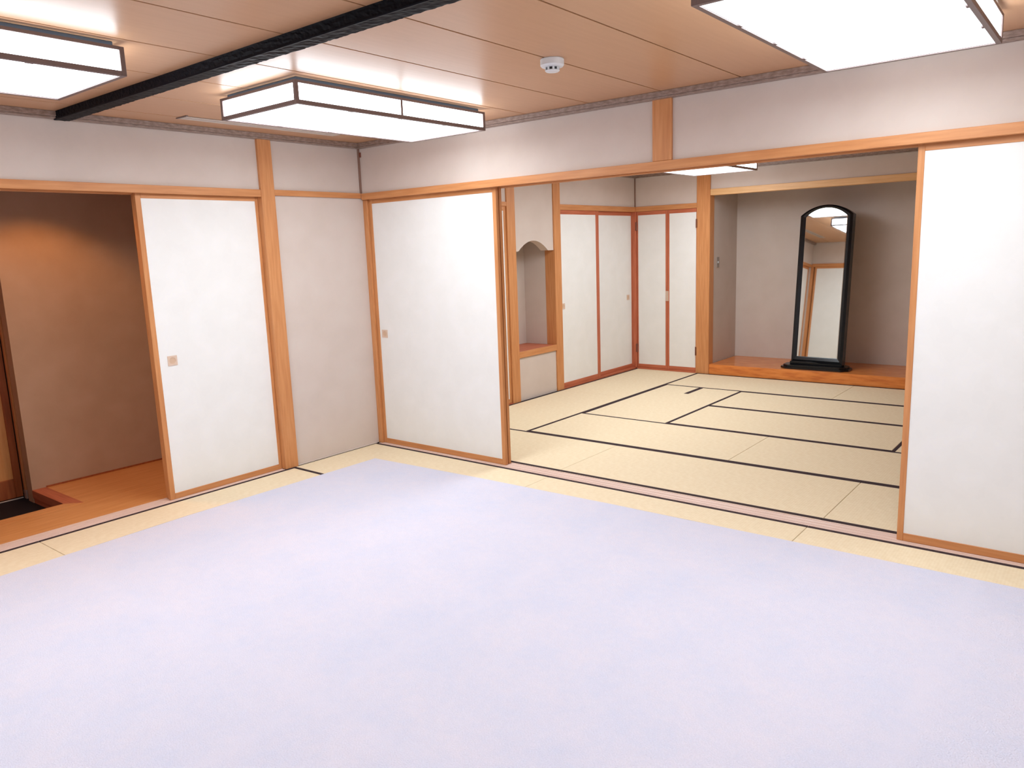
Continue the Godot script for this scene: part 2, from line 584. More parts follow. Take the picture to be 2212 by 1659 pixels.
# ---------------------------------------------------------------- walls
func build_walls() -> void:
	var under := CEIL - 0.041
	var w := struct_node("wall_left", Vector3(-0.07, 0, 1), "beige papered wall with the entry opening")
	bx(w, "wall_panel", M.wallpaper, -0.14, -0.02, 0.0, 2.125, -0.145, 0.848, 0.0)
	bx(w, "wall_panel", M.wallpaper, -0.14, -0.02, 2.125, CEIL, -0.145, 0.848, 0.0)
	bx(w, "wall_panel", M.wallpaper, -0.14, -0.02, 2.165, CEIL, 0.965, 3.06, 0.0)
	bx(w, "wall_panel", M.wallpaper, -0.14, -0.02, 0.0, CEIL, 3.18, ROOM_Z, 0.0)
	var t := trim(Vector3(0, 2.147, 0.42), "thin brown rail crossing the beige wall beside the corner")
	bx(t, "rail", M.wood_z, -0.02, 0.0, 2.125, 2.168, 0.0, 0.848, 0.002)
	bx(w, "wall_foot_strip", M.wallpaper, -0.02, -0.006, 0.0, 0.008, 0.0, 0.848, 0.001)
	for p in [[0.848, 0.965, "wooden post beside the narrow beige wall and the entry screen"], [3.06, 3.18, "wooden post at the far side of the entry opening"]]:
		var pl := struct_node("pillar", Vector3(-0.07, 0, (p[0] + p[1]) / 2), p[2])
		bx(pl, "shaft", M.wood_y, -0.15, 0.006, 0.0, CEIL - 0.03, p[0], p[1], 0.004)
	var l := struct_node("lintel", Vector3(-0.07, 2.14, 1.9), "wooden lintel above the entry opening")
	lintel_parts(l, false, 0.965, 3.06)
	# partition wall between the rooms
	var pw := struct_node("wall_right", Vector3(2.8, 0, -0.07), "beige papered wall above the wide opening between the rooms")
	bx(pw, "wall_panel", M.wallpaper, -0.02, 2.738, 2.165, CEIL, -0.122, -0.02, 0.0)
	bx(pw, "wall_panel", M.wallpaper, 2.869, ROOM_X, 2.165, CEIL, -0.122, -0.02, 0.0)
	var sp := struct_node("pillar", Vector3(2.8, 2.165, -0.07), "short wooden post above the wide opening")
	bx(sp, "shaft", M.wood_y, 2.738, 2.869, 2.165, CEIL - 0.03, -0.135, -0.004, 0.003)
	var l2 := struct_node("lintel", Vector3(2.8, 2.14, -0.07), "long wooden lintel above the wide opening between the rooms")
	lintel_parts(l2, true, 0.0, ROOM_X)
	var cp := struct_node("pillar", Vector3(0.0, 0, -0.09), "slim wooden post in the corner of the two papered walls")
	bx(cp, "shaft", M.wood_y, -0.02, 0.030, 0.0, 2.112, -0.145, -0.03, 0.002)
	var cs := trim(Vector3(0, 2.35, 0), "thin brown strip in the upper corner of the beige walls")
	bx(cs, "strip", M.brown_strip, -0.02, -0.006, 2.168, under, -0.02, -0.004, 0.001)
	bx(cs, "bracket", M.brass, -0.006, 0.012, 2.46, 2.50, -0.02, -0.012, 0.001)
	var rp := struct_node("pillar", Vector3(5.63, 0, -0.07), "wooden post at the end of the partition, out of view")
	bx(rp, "shaft", M.wood_y, 5.61, ROOM_X, 0.0, 2.112, -0.145, -0.004, 0.002)
	# walls behind and beside the camera
	var wb := struct_node("wall_front", Vector3(2.8, 0, ROOM_Z), "unseen wall behind the viewer, made white to bounce light")
	bx(wb, "wall_panel", M.paper, -0.14, ROOM_X + 0.1, -0.05, CEIL, ROOM_Z, ROOM_Z + 0.1, 0.0)  # white chosen out of view to throw light back onto the carpet
	var wr := struct_node("wall_side", Vector3(ROOM_X, 0, 0), "beige papered wall beside the viewer")
	bx(wr, "wall_panel", M.wallpaper, ROOM_X, ROOM_X + 0.1, -0.05, CEIL, BACK_Z - 0.1, ROOM_Z, 0.0)
	# far room, closet wall
	var wc := struct_node("wall_closet", Vector3(-0.1, 0, -2.4), "beige papered closet wall of the far room with an arched niche")
	bx(wc, "wall_panel", M.wallpaper, -0.12, -0.012, 2.145, BACK_CEIL, -0.145, -1.948, 0.0)
	bx(wc, "wall_panel", M.wallpaper, -0.12, -0.012, 2.14, BACK_CEIL, -2.918, BACK_Z, 0.0)
	bx(wc, "wall_panel", M.wallpaper, -0.12, -0.012, 0.0, 0.478, -2.083, -2.788, 0.0)
	# board above the niche with its arched lower edge
	var z0 := -2.083
	var z1 := -2.788
	var pts := PackedVector2Array([Vector2(z0, BACK_CEIL), Vector2(z0, 1.630), Vector2(-2.141, 1.630)])
	for i in range(1, 20):
		var a := PI * i / 20.0
		var s := -cos(a)
		pts.append(Vector2(-2.413 - 0.270 * s, 1.630 + 0.112 * (1.0 - s * s)))
	pts.append(Vector2(-2.684, 1.630))
	pts.append(Vector2(z1, 1.630))
	pts.append(Vector2(z1, BACK_CEIL))
	put(prism(pts, 0, -0.115, -0.012), "arched_panel", M.wallpaper, wc, -world_of(wc))
	bx(wc, "niche_back", M.wallpaper, -0.46, -0.44, 0.478, 2.3, -1.95, -2.90, 0.0)
	bx(wc, "niche_side", M.wallpaper, -0.44, -0.135, 0.478, 2.3, -2.788, -2.90, 0.0)
	bx(wc, "niche_side", M.wallpaper, -0.44, -0.135, 0.478, 2.3, -1.95, -2.083, 0.0)
	bx(wc, "niche_top", M.wallpaper, -0.44, -0.115, 1.95, 2.0, -2.083, -2.788, 0.0)
	bx(wc, "closet_back", M.wallpaper, -0.75, -0.70, 0.0, BACK_CEIL, -0.145, BACK_Z, 0.0)
	var sh := trim(Vector3(-0.2, 0.52, -2.43), "wooden shelf board at the foot of the arched niche")
	bx(sh, "board", M.cherry_z, -0.44, -0.02, 0.52, 0.548, -2.083, -2.788, 0.001)
	bx(sh, "edge", M.wood_z, -0.02, 0.004, 0.482, 0.550, -2.083, -2.788, 0.002)
	for p in [[-1.948, -2.083, "wooden post between the arched niche and the sliding closet"], [-2.788, -2.918, "wooden post between the arched niche and the white closet doors"]]:
		var pl := struct_node("pillar", Vector3(-0.06, 0, (p[0] + p[1]) / 2), p[2])
		bx(pl, "shaft", M.wood_y, -0.135, 0.006, 0.0, BACK_CEIL - 0.03, p[0], p[1], 0.003)
	var t2 := trim(Vector3(0, 2.11, -3.8), "brown rail above the white closet doors of the far room")
	bx(t2, "rail", M.wood_z, -0.12, 0.004, 2.078, 2.140, -2.918, BACK_Z, 0.002)
	bx(t2, "foot_rail", M.cherry_z, -0.12, 0.002, 0.0, 0.022, -2.918, BACK_Z, 0.001)
	var t3 := trim(Vector3(0, 2.12, -1), "brown rail above the sliding closet next to the partition")
	bx(t3, "rail", M.wood_z, -0.12, 0.004, 2.10, 2.145, -0.145, -1.948, 0.002)
	bx(t3, "foot_rail", M.cherry_z, -0.12, 0.002, 0.0, 0.012, -0.145, -1.948, 0.001)
	# far room, end wall
	var we := struct_node("wall_back", Vector3(2.8, 0, BACK_Z), "beige papered end wall of the far room around the alcove")
	bx(we, "wall_panel", M.wallpaper, -0.12, 0.868, 2.14, BACK_CEIL, BACK_Z - 0.012, BACK_Z - 0.1, 0.0)
	bx(we, "wall_panel", M.wallpaper, 1.045, 4.0, 2.292, 2.85, BACK_Z - 0.012, BACK_Z - 0.1, 0.0)
	bx(we, "wall_panel", M.wallpaper, 4.12, ROOM_X, 0.0, BACK_CEIL, BACK_Z - 0.012, BACK_Z - 0.1, 0.0)
	bx(we, "closet_back", M.wallpaper, -0.75, 0.93, 0.0, BACK_CEIL, -5.3, -5.35, 0.0)
	var t4 := trim(Vector3(0.43, 2.11, BACK_Z), "brown rail above the narrow double doors beside the alcove")
	bx(t4, "rail", M.wood_x, 0.004, 0.868, 2.078, 2.140, BACK_Z - 0.1, BACK_Z + 0.004, 0.002)
	bx(t4, "foot_rail", M.cherry_x, 0.004, 0.868, 0.0, 0.022, BACK_Z - 0.1, BACK_Z + 0.002, 0.001)
	var cpost := struct_node("pillar", Vector3(0, 0, BACK_Z), "slim reddish post in the far corner between the closet doors")
	bx(cpost, "shaft", M.cherry_y, -0.06, 0.018, 0.022, 2.078, BACK_Z - 0.06, BACK_Z + 0.016, 0.002)
	var cs2 := trim(Vector3(0, 2.3, BACK_Z), "thin brown strip in the upper far corner")
	bx(cs2, "strip", M.brown_strip, -0.012, 0.002, 2.14, BACK_CEIL - 0.041, BACK_Z - 0.012, BACK_Z + 0.002, 0.001)

func lintel_parts(l: Node3D, along_x: bool, a: float, b: float) -> void:
	# front strip, back strip and the grooved underside between
	for s in [[-0.032, 0.0, 2.112], [-0.145, -0.125, 2.108], [-0.095, -0.082, 2.108]]:
		if along_x: bx(l, "lintel_strip", M.wood_x, a, b, s[2], 2.165, s[0], s[1], 0.002)
		else: bx(l, "lintel_strip", M.wood_z, s[0], s[1], s[2], 2.165, a, b, 0.002)
	if along_x: bx(l, "groove_board", M.wood_x, a, b, 2.128, 2.165, -0.125, -0.032, 0.0)
	else: bx(l, "groove_board", M.wood_z, -0.125, -0.032, 2.128, 2.165, a, b, 0.0)

# ---------------------------------------------------------------- entry beyond the left wall
func build_entry() -> void:
	var f := struct_node("floor", Vector3(-0.7, 0, 1.6), "orange wooden floor of the entry with a sunken dark part")
	bx(f, "board", M.step_wood_z, -1.22, -0.555, -0.03, -0.002, 0.9, 2.262, 0.001)
	bx(f, "board", M.step_wood_z, -0.555, -0.154, -0.03, -0.002, 0.9, 3.6, 0.001)
	# edge boards round the sunken part, mitred at their corner
	put(prism(PackedVector2Array([Vector2(-1.22, 2.262), Vector2(-0.555, 2.262), Vector2(-0.655, 2.360), Vector2(-1.22, 2.360)]), 1, -0.06, 0.0), "edge_board", M.cherry_x, f, -world_of(f))  # redder wood stands in for its different sheen; otherwise like the next board
	put(prism(PackedVector2Array([Vector2(-0.555, 2.262), Vector2(-0.555, 3.6), Vector2(-0.655, 3.6), Vector2(-0.655, 2.360)]), 1, -0.06, 0.0), "edge_board", M.step_wood_z, f, -world_of(f))
	bx(f, "step_base", M.cherry_x, -1.22, -0.154, -0.15, -0.06, 0.9, 2.355, 0.0)
	bx(f, "step_base", M.cherry_x, -0.65, -0.154, -0.15, -0.06, 2.355, 3.6, 0.0)
	bx(f, "sunken_floor", M.black_floor, -1.75, -0.65, -0.15, -0.100, 2.262, 3.6, 0.0)
	var w := struct_node("wall_entry", Vector3(-1.3, 0, 2), "papered wall inside the entry, its dim warm light put into a browner beige")
	bx(w, "wall_panel", M.shaded_entry_paper, -1.32, -1.22, -0.1, 2.45, 0.9, 2.358, 0.0)
	bx(w, "wall_panel", M.shaded_entry_paper, -1.32, -0.14, -0.1, 2.45, 0.8, 0.9, 0.0)
	bx(w, "wall_panel", M.shaded_entry_paper, -1.75, -0.14, -0.1, 2.45, 3.6, 3.7, 0.0)
	bx(w, "wall_panel", M.shaded_entry_paper, -1.75, -1.65, -0.1, 2.45, 2.2, 3.6, 0.0)
	bx(w, "wall_panel", M.shaded_entry_paper, -1.65, -1.32, -0.1, 2.45, 2.2, 2.30, 0.0)
	bx(w, "wall_panel", M.shaded_entry_paper, -1.42, -1.34, 2.05, 2.45, 2.30, 3.6, 0.0)
	var c := struct_node("ceiling", Vector3(-0.8, 2.45, 2.2), "unseen ceiling of the entry, made dark to cut bounced light")
	bx(c, "plank", M.door_brown, -1.75, -0.14, 2.45, 2.5, 0.8, 3.7, 0.0)  # dark wood picked out of view to keep the upper entry dim
	var p := struct_node("pillar", Vector3(-1.38, -0.1, 2.33), "slim orange door post at the sunken entry floor")
	bx(p, "shaft", M.wood_y, -1.42, -1.38, -0.03, 2.05, 2.30, 2.350, 0.003)
	bx(p, "foot", M.post_foot, -1.422, -1.378, -0.100, -0.03, 2.30, 2.352, 0.002)
	var d := thing("entry_door", Vector3(-1.47, -0.1, 2.9), "brown wooden entry door at the sunken floor, cut by the picture edge", "door")
	bx(d, "stile", M.door_brown, -1.49, -1.455, -0.090, 2.04, 2.345, 2.395, 0.003)
	bx(d, "stile", M.door_brown, -1.49, -1.455, -0.090, 2.04, 3.35, 3.43, 0.003)
	bx(d, "bottom_rail", M.door_brown, -1.49, -1.455, -0.090, 0.06, 2.395, 3.35, 0.003)
	bx(d, "top_rail", M.door_brown, -1.49, -1.455, 1.95, 2.04, 2.395, 3.35, 0.003)
	bx(d, "door_panel", M.step_wood_y, -1.48, -1.465, 0.06, 1.95, 2.395, 3.35, 0.0)
	var sl := struct_node("sill", Vector3(-1.45, -0.1, 2.9), "metal track below the entry door")
	bx(sl, "track_rail", M.vent_metal, -1.450, -1.440, -0.100, -0.093, 2.352, 3.5, 0.001)
	bx(w, "wall_foot_strip", M.door_brown, -1.22, -1.212, -0.002, 0.010, 0.9, 2.262, 0.001)  # dark strip painting in the shadow line at the wall's foot
	# warm recessed downlight in the entry ceiling
	var dl := thing("recessed_downlight", Vector3(-0.62, 2.45, 2.15), "warm recessed downlight in the entry ceiling, above the opening's view", "downlight")
	put(lathe([Vector2(0.045, -0.001), Vector2(0.062, -0.001), Vector2(0.062, -0.006), Vector2(0.045, -0.004), Vector2(0.045, -0.001)], 28), "trim_ring", M.vent_metal, dl)
	put(lathe([Vector2(0.0, -0.002), Vector2(0.044, -0.002)], 28), "lens", M.glow_warm, dl)
	var sp := SpotLight3D.new()
	sp.name = "lamp_glow"
	sp.light_color = Color(1.0, 0.70, 0.38)
	sp.light_energy = ENTRY_ENERGY
	sp.light_size = 0.04
	sp.spot_angle = 57.0
	sp.spot_angle_attenuation = 0.45
	sp.spot_range = 8.0
	sp.spot_attenuation = 2.0
	sp.shadow_enabled = true
	dl.add_child(sp)
	sp.position = Vector3(0, -0.012, 0)
	sp.rotation = Vector3(-PI / 2, 0, 0)

# ---------------------------------------------------------------- alcove
func build_alcove() -> void:
	var f := struct_node("floor_alcove", Vector3(2.5, 0, -5.0), "raised polished wooden floor of the alcove")
	bx(f, "front_board", M.platform_x, 1.045, 4.0, 0.0, 0.128, BACK_Z - 0.12, BACK_Z, 0.004)
	bx(f, "board", M.platform_x, 1.045, 4.0, 0.09, 0.126, -5.5, BACK_Z - 0.12, 0.001)
	var w := struct_node("wall_alcove", Vector3(2.5, 0, -5.5), "beige papered walls inside the alcove")
	bx(w, "wall_panel", M.wallpaper, 0.95, 4.1, 0.0, 2.85, -5.6, -5.5, 0.0)
	bx(w, "wall_panel", M.wallpaper, 0.93, 1.035, 0.0, 2.85, -5.5, -4.76, 0.0)
	bx(w, "wall_panel", M.wallpaper, 4.0, 4.1, 0.0, 2.85, -5.5, -4.74, 0.0)
	var c := struct_node("ceiling", Vector3(2.5, 2.85, -5.1), "wooden ceiling inside the alcove")
	bx(c, "plank", M.ceiling_wood_x, 0.93, 4.1, 2.85, 2.9, -5.6, BACK_Z - 0.1, 0.0)
	var p := struct_node("pillar", Vector3(0.95, 0, -4.7), "broad wooden alcove post beside the narrow double doors")
	bx(p, "shaft", M.wood_y, 0.868, 1.045, 0.0, BACK_CEIL - 0.03, -4.76, -4.630, 0.004)
	var p2 := struct_node("pillar", Vector3(4.06, 0, -4.7), "wooden alcove post hidden by the screen")
	bx(p2, "shaft", M.wood_y, 4.0, 4.12, 0.0, BACK_CEIL - 0.03, -4.74, -4.630, 0.004)
	var l := struct_node("lintel", Vector3(2.5, 2.25, -4.64), "pale wooden lintel above the alcove")
	bx(l, "lintel_board", M.alcove_lintel, 1.045, 4.0, 2.217, 2.292, -4.74, -4.635, 0.003)

# ---------------------------------------------------------------- sliding screens and doors
# a framed paper screen lying in the plane of x (axis "x") or z, from a to b along it
func screen(called: String, label: String, category: String, group: String, axis: String, a: float, b: float, d0: float, d1: float, y0: float, y1: float, stile_a: float, stile_b: float, rail: float, wood: String, pulls: Array) -> Node3D:
	var along_x := axis == "x"
	var mid := (a + b) / 2
	var at := Vector3(mid, y0, (d0 + d1) / 2) if along_x else Vector3((d0 + d1) / 2, y0, mid)
	var t := thing(called, at, label, category, group)
	var wy: Material = M[wood + "_y"]
	var wr: Material = M[wood + ("_x" if along_x else "_z")]
	var part := func(nm: String, m: Material, p0: float, p1: float, q0: float, q1: float, e0: float, e1: float, bev: float) -> MeshInstance3D:
		if along_x: return bx(t, nm, m, p0, p1, q0, q1, e0, e1, bev)
		return bx(t, nm, m, e0, e1, q0, q1, p0, p1, bev)
	var lo := minf(a, b)
	var hi := maxf(a, b)
	part.call("stile", wy, lo, lo + stile_a, y0, y1, d0, d1, 0.002)
	part.call("stile", wy, hi - stile_b, hi, y0, y1, d0, d1, 0.002)
	part.call("bottom_rail", wr, lo + stile_a, hi - stile_b, y0, y0 + rail, d0, d1, 0.002)
	part.call("top_rail", wr, lo + stile_a, hi - stile_b, y1 - rail, y1, d0, d1, 0.002)
	var inset := minf(0.004, absf(d1 - d0) * 0.2)
	var paper: MeshInstance3D = part.call("paper_panel", M.paper, lo + stile_a, hi - stile_b, y0 + rail, y1 - rail, minf(d0, d1) + inset, maxf(d0, d1) - inset, 0.0)
	for p in pulls:
		# a recessed square pull: plate proud of the paper with a dished round centre
		var face := maxf(d0, d1) - inset
		var half := 0.034
		var pl := Node3D.new()
		pl.name = "finger_pull"
		t.add_child(pl, true)
		var c := Vector3(p[0], p[1], face) if along_x else Vector3(face, p[1], p[0])
		pl.position = c - at
		var ring := square_with_hole(half, 0.024, 0.004)
		var r := put(ring, "pull_plate", M.pull, pl)
		var dish := put(lathe([Vector2(0.0, 0.0008), Vector2(0.012, 0.0008), Vector2(0.020, 0.0016), Vector2(0.0245, 0.0034)], 24), "pull_dish", M.pull_dish, pl)
		if along_x:
			r.rotation = Vector3(PI / 2, 0, 0)
			dish.rotation = Vector3(PI / 2, 0, 0)
		else:
			r.rotation = Vector3(0, 0, -PI / 2)
			dish.rotation = Vector3(0, 0, -PI / 2)
	return t

# a square plate in the x-z plane, with a round hole, rising to y = h
func square_with_hole(half: float, r: float, h: float) -> ArrayMesh:
	var key := "plate"
	if mesh_cache.has(key): return mesh_cache[key]
	var st := SurfaceTool.new()
	st.begin(Mesh.PRIMITIVE_TRIANGLES)
	st.set_smooth_group(-1)
	var seg := 32
	var sq := func(t: float) -> Vector2:
		var d := Vector2(cos(t), sin(t))
		return d * (half / maxf(absf(d.x), absf(d.y)))
	var tri := func(a: Vector3, b: Vector3, c: Vector3, n: Vector3):
		if (b - a).cross(c - a).dot(n) > 0.0:
			var s := b
			b = c
			c = s
		for v in [a, b, c]:
			st.set_normal(n)
			st.add_vertex(v)
	for k in seg:
		var t0 := TAU * k / seg
		var t1 := TAU * (k + 1) / seg
		var i0 := Vector2(cos(t0), sin(t0)) * r
		var i1 := Vector2(cos(t1), sin(t1)) * r
		var o0: Vector2 = sq.call(t0)
		var o1: Vector2 = sq.call(t1)
		var up := Vector3.UP
		var A := Vector3(i0.x, h, i0.y)
		var B := Vector3(i1.x, h, i1.y)
		var C := Vector3(o1.x, h, o1.y)
		var D := Vector3(o0.x, h, o0.y)
		tri.call(A, B, C, up)
		tri.call(A, C, D, up)
		var nin := -Vector3(i0.x + i1.x, 0, i0.y + i1.y).normalized()
		tri.call(A, B, B - up * h, nin)
		tri.call(A, B - up * h, A - up * h, nin)
		var e := (C - D).normalized()
		var nout := Vector3(e.z, 0, -e.x)
		if nout.dot(C + D) < 0: nout = -nout
		tri.call(D, C, C - up * h, nout)
		tri.call(D, C - up * h, D - up * h, nout)
	var m := st.commit()
	mesh_cache[key] = m
	return m

func build_screens() -> void:
	var g := "white paper sliding screens"
	# partition, two tracks
	screen("sliding_screen", "white paper sliding screen in wood frame, standing in the room's far corner", "sliding door", g, "x", 0.032, 1.428, -0.080, -0.050, 0.0, 2.124, 0.035, 0.034, 0.045, "wood", [[0.127, 0.979]])
	screen("sliding_screen", "second screen hidden behind the corner screen, only its wooden edge showing", "sliding door", g, "x", 0.050, 1.424, -0.124, -0.096, 0.0, 2.124, 0.035, 0.034, 0.045, "wood", [])
	screen("sliding_screen", "white paper sliding screen at the picture's right edge, before the alcove's end", "sliding door", g, "x", 4.220, 5.608, -0.080, -0.050, 0.0, 2.124, 0.032, 0.035, 0.045, "wood", [[5.51, 0.979]])
	screen("sliding_screen", "screen hidden behind the rightmost white screen", "sliding door", g, "x", 4.235, 5.600, -0.124, -0.096, 0.0, 2.124, 0.032, 0.035, 0.045, "wood", [])
	# entry
	screen("sliding_screen", "white paper sliding screen half closing the dark entry opening", "sliding door", g, "z", 0.966, 1.888, -0.080, -0.050, 0.0, 2.124, 0.025, 0.037, 0.042, "wood", [[1.760, 0.981]])
	screen("sliding_screen", "screen hidden behind the entry screen", "sliding door", g, "z", 0.970, 1.880, -0.124, -0.096, 0.0, 2.124, 0.025, 0.037, 0.042, "wood", [])
	# far room, closets in the left wall
	var g2 := "white closet doors of the far room"
	screen("closet_door", "white closet sliding door beside the arched niche post, nearly hidden by the partition screen", "closet door", g2, "z", -1.946, -1.05, -0.040, -0.012, 0.013, 2.10, 0.036, 0.036, 0.045, "wood", [])
	screen("closet_door", "white closet sliding door next to the partition, out of sight behind the corner screen", "closet door", g2, "z", -1.08, -0.16, -0.075, -0.047, 0.013, 2.10, 0.036, 0.036, 0.045, "wood", [])
	screen("closet_door", "wide white closet door between the niche post and its neighbour, pull at its near edge", "closet door", g2, "z", -3.755, -2.920, -0.038, -0.010, 0.022, 2.078, 0.066, 0.012, 0.048, "cherry", [[-2.958, 0.978]])
	screen("closet_door", "wide white closet door meeting the far corner, pull at its corner edge", "closet door", g2, "z", -4.622, -3.72, -0.074, -0.046, 0.022, 2.078, 0.010, 0.036, 0.048, "cherry", [[-4.52, 0.970]])
	# hinged double doors beside the alcove
	for d in [[0.020, 0.461, 0.016, 0.026, "narrow white hinged door of the pair, at the corner", 0.018], [0.463, 0.866, 0.026, 0.008, "narrow white hinged door of the pair, at the broad alcove post", 0.87]]:
		var t := screen("closet_door", d[4], "closet door", g2, "x", d[0], d[1], BACK_Z - 0.035, BACK_Z - 0.005, 0.023, 2.076, d[2], d[3], 0.046, "cherry", [])
		for y in [0.285, 1.89]:
			bx(t, "hinge", M.brass, d[5] - 0.012, d[5] + 0.012, y - 0.055, y + 0.055, BACK_Z - 0.005, BACK_Z + 0.010 if d[5] > 0.5 else BACK_Z + 0.020, 0.001)
		var px: float = d[1] - 0.010 if d[5] < 0.5 else d[0] + 0.010
		bx(t, "pull_plate", M.pull, px - 0.008, px + 0.008, 0.92, 1.05, BACK_Z - 0.005, BACK_Z + 0.004, 0.001)

# ---------------------------------------------------------------- lamps
func ceiling_light(label: String, x0: float, x1: float, z0: float, z1: float, y0: float, y1: float, ceil_y: float, power := 1.0) -> void:
	var side_glow: StandardMaterial3D = M.glow_side
	if power < 1.0:
		side_glow = M.glow_side.duplicate()
		side_glow.emission_energy_multiplier = SIDE_GLOW * power
	var t := thing("ceiling_light", Vector3((x0 + x1) / 2, ceil_y, (z0 + z1) / 2), label, "ceiling light", "framed ceiling lights")
	bx(t, "base_plate", M.lamp_base, x0 + 0.03, x1 - 0.03, y1 - 0.012, ceil_y, z0 + 0.03, z1 - 0.03, 0.002)
	var b := 0.02
	for x in [x0, x1 - b]:
		for z in [z0, z1 - b]:
			bx(t, "corner_post", M.lamp_frame, x, x + b, y0, y1, z, z + b, 0.001)
	for y in [[y0, y0 + b], [y1 - 0.014, y1]]:
		for x in [x0, x1 - b]:
			bx(t, "frame_bar", M.lamp_frame, x, x + b, y[0], y[1], z0 + b, z1 - b, 0.001)
		for z in [z0, z1 - b]:
			bx(t, "frame_bar", M.lamp_frame, x0 + b, x1 - b, y[0], y[1], z, z + b, 0.001)
	var zm := (z0 + z1) / 2
	for x in [x0, x1 - b]:
		bx(t, "mullion", M.lamp_frame, x + 0.004, x + b - 0.004, y0 + b, y1 - 0.014, zm - 0.008, zm + 0.008, 0.001)
		bx(t, "side_pane", side_glow, x + 0.006, x + b - 0.006, y0 + b, y1 - 0.014, z0 + b, zm - 0.008, 0.0)
		bx(t, "side_pane", side_glow, x + 0.006, x + b - 0.006, y0 + b, y1 - 0.014, zm + 0.008, z1 - b, 0.0)
	for z in [z0, z1 - b]:
		bx(t, "side_pane", side_glow, x0 + b, x1 - b, y0 + b, y1 - 0.014, z + 0.006, z + b - 0.006, 0.0)
	bx(t, "diffuser", M.glow_bottom, x0 + b, x1 - b, y0 + 0.005, y0 + 0.012, z0 + b, z1 - b, 0.0)
	for x in [x0 + b, x1 - b - 0.008]:
		for k in 3:
			var z := z0 + (z1 - z0) * (k + 1) / 4.0
			bx(t, "clip", M.lamp_frame, x, x + 0.008, y0, y0 + 0.005, z - 0.015, z + 0.015, 0.001)
	var l := AreaLight3D.new()
	l.name = "lamp_glow"
	l.area_size = Vector2(x1 - x0 - 2 * b, z1 - z0 - 2 * b)
	l.light_energy = LAMP_ENERGY * power
	l.light_color = LAMP_COLOUR
	l.area_range = 12.0
	l.area_attenuation = 2.0
	l.shadow_enabled = true
	t.add_child(l)
	l.rotation = Vector3(-PI / 2, 0, 0)
	l.position = Vector3(0, y0 + 0.003 - ceil_y, 0)

func build_lamps() -> void:
	ceiling_light("framed ceiling light beyond the black beam, nearest the room's far corner", 1.055, 1.745, 0.410, 1.885, 2.430, 2.546, CEIL)
	ceiling_light("framed ceiling light at the top right of the picture", 3.905, 4.617, 0.480, 1.905, 2.430, 2.546, CEIL)
	ceiling_light("framed ceiling light before the black beam, cut by the picture edge", 1.090, 1.770, 2.745, 4.190, 2.430, 2.546, CEIL)
	ceiling_light("dim framed ceiling light above the viewer, out of view", 3.905, 4.617, 2.745, 4.190, 2.430, 2.546, CEIL, 0.3)
	ceiling_light("framed ceiling light of the far room, seen below the long lintel", 1.130, 1.875, -3.990, -2.770, 2.405, 2.523, BACK_CEIL)
	ceiling_light("second framed ceiling light of the far room, hidden above the long lintel", 1.130, 1.875, -2.140, -0.920, 2.405, 2.523, BACK_CEIL)

# ---------------------------------------------------------------- small things
func build_small_things() -> void:
	# smoke detector
	var s := thing("smoke_detector", Vector3(2.825, CEIL, 1.170), "round white smoke detector on the ceiling", "smoke detector")
	put(lathe([Vector2(0.0, 0.0), Vector2(0.055, 0.0), Vector2(0.058, -0.004), Vector2(0.058, -0.030), Vector2(0.052, -0.037), Vector2(0.036, -0.040), Vector2(0.0, -0.040)], 40), "body", M.plastic, s)
	put(lathe([Vector2(0.030, -0.040), Vector2(0.030, -0.052)], 32), "sensor_core", M.dark, s)
	put(lathe([Vector2(0.0, -0.052), Vector2(0.034, -0.052), Vector2(0.036, -0.055), Vector2(0.030, -0.060), Vector2(0.0, -0.061)], 32), "cap", M.plastic, s)
	for k in 8:
		var a := TAU * k / 8.0
		var r := put(block(Vector3(0.006, 0.012, 0.010), 0.001), "rib", M.plastic, s, Vector3(cos(a) * 0.032, -0.046, sin(a) * 0.032))
		r.rotation.y = -a
	# slot diffusers
	vent("long slotted air vent in the ceiling near the entry wall", 0.250, 0.340, 0.45, 1.690, CEIL, 5, true)
	vent("slotted air vent in the far room's ceiling", 0.30, 0.39, -1.70, -0.60, BACK_CEIL, 5, false)
	# alcove wall switch
	var w := thing("wall_switch", Vector3(1.035, 1.40, -4.90), "small grey switch plate on the alcove's side wall", "switch")
	bx(w, "plate", plain(Color8(150, 138, 128), 0.5), 1.035, 1.041, 1.335, 1.465, -4.935, -4.865, 0.002)
	bx(w, "rocker", M.plastic, 1.041, 1.046, 1.388, 1.412, -4.915, -4.885, 0.001)
	build_mirror()

func vent(label: String, x0: float, x1: float, z0: float, z1: float, top: float, slats: int, end_cap: bool) -> void:
	var t := thing("ceiling_vent", Vector3((x0 + x1) / 2, top, (z0 + z1) / 2), label, "air vent", "ceiling air vents")
	var y0 := top - 0.006
	bx(t, "backing", M.dark, x0 + 0.004, x1 - 0.004, top - 0.002, top, z0 + 0.004, z1 - 0.004, 0.0)
	for x in [x0, x1 - 0.010]: bx(t, "frame_bar", M.vent_metal, x, x + 0.010, y0, top - 0.002, z0, z1, 0.001)
	for z in [z0, z1 - 0.010]: bx(t, "frame_bar", M.vent_metal, x0 + 0.010, x1 - 0.010, y0, top - 0.002, z, z + 0.010, 0.001)
	for k in slats:
		var x := x0 + 0.010 + (x1 - x0 - 0.020) * (k + 0.5) / slats
		bx(t, "slat", M.vent_metal, x - 0.003, x + 0.003, y0 + 0.001, top - 0.002, z0 + 0.010, z1 - 0.010, 0.0008)
	if end_cap:
		bx(t, "end_cap", M.lamp_frame, x0 - 0.01, x1 + 0.03, y0, top, z1 + 0.004, z1 + 0.016, 0.001)

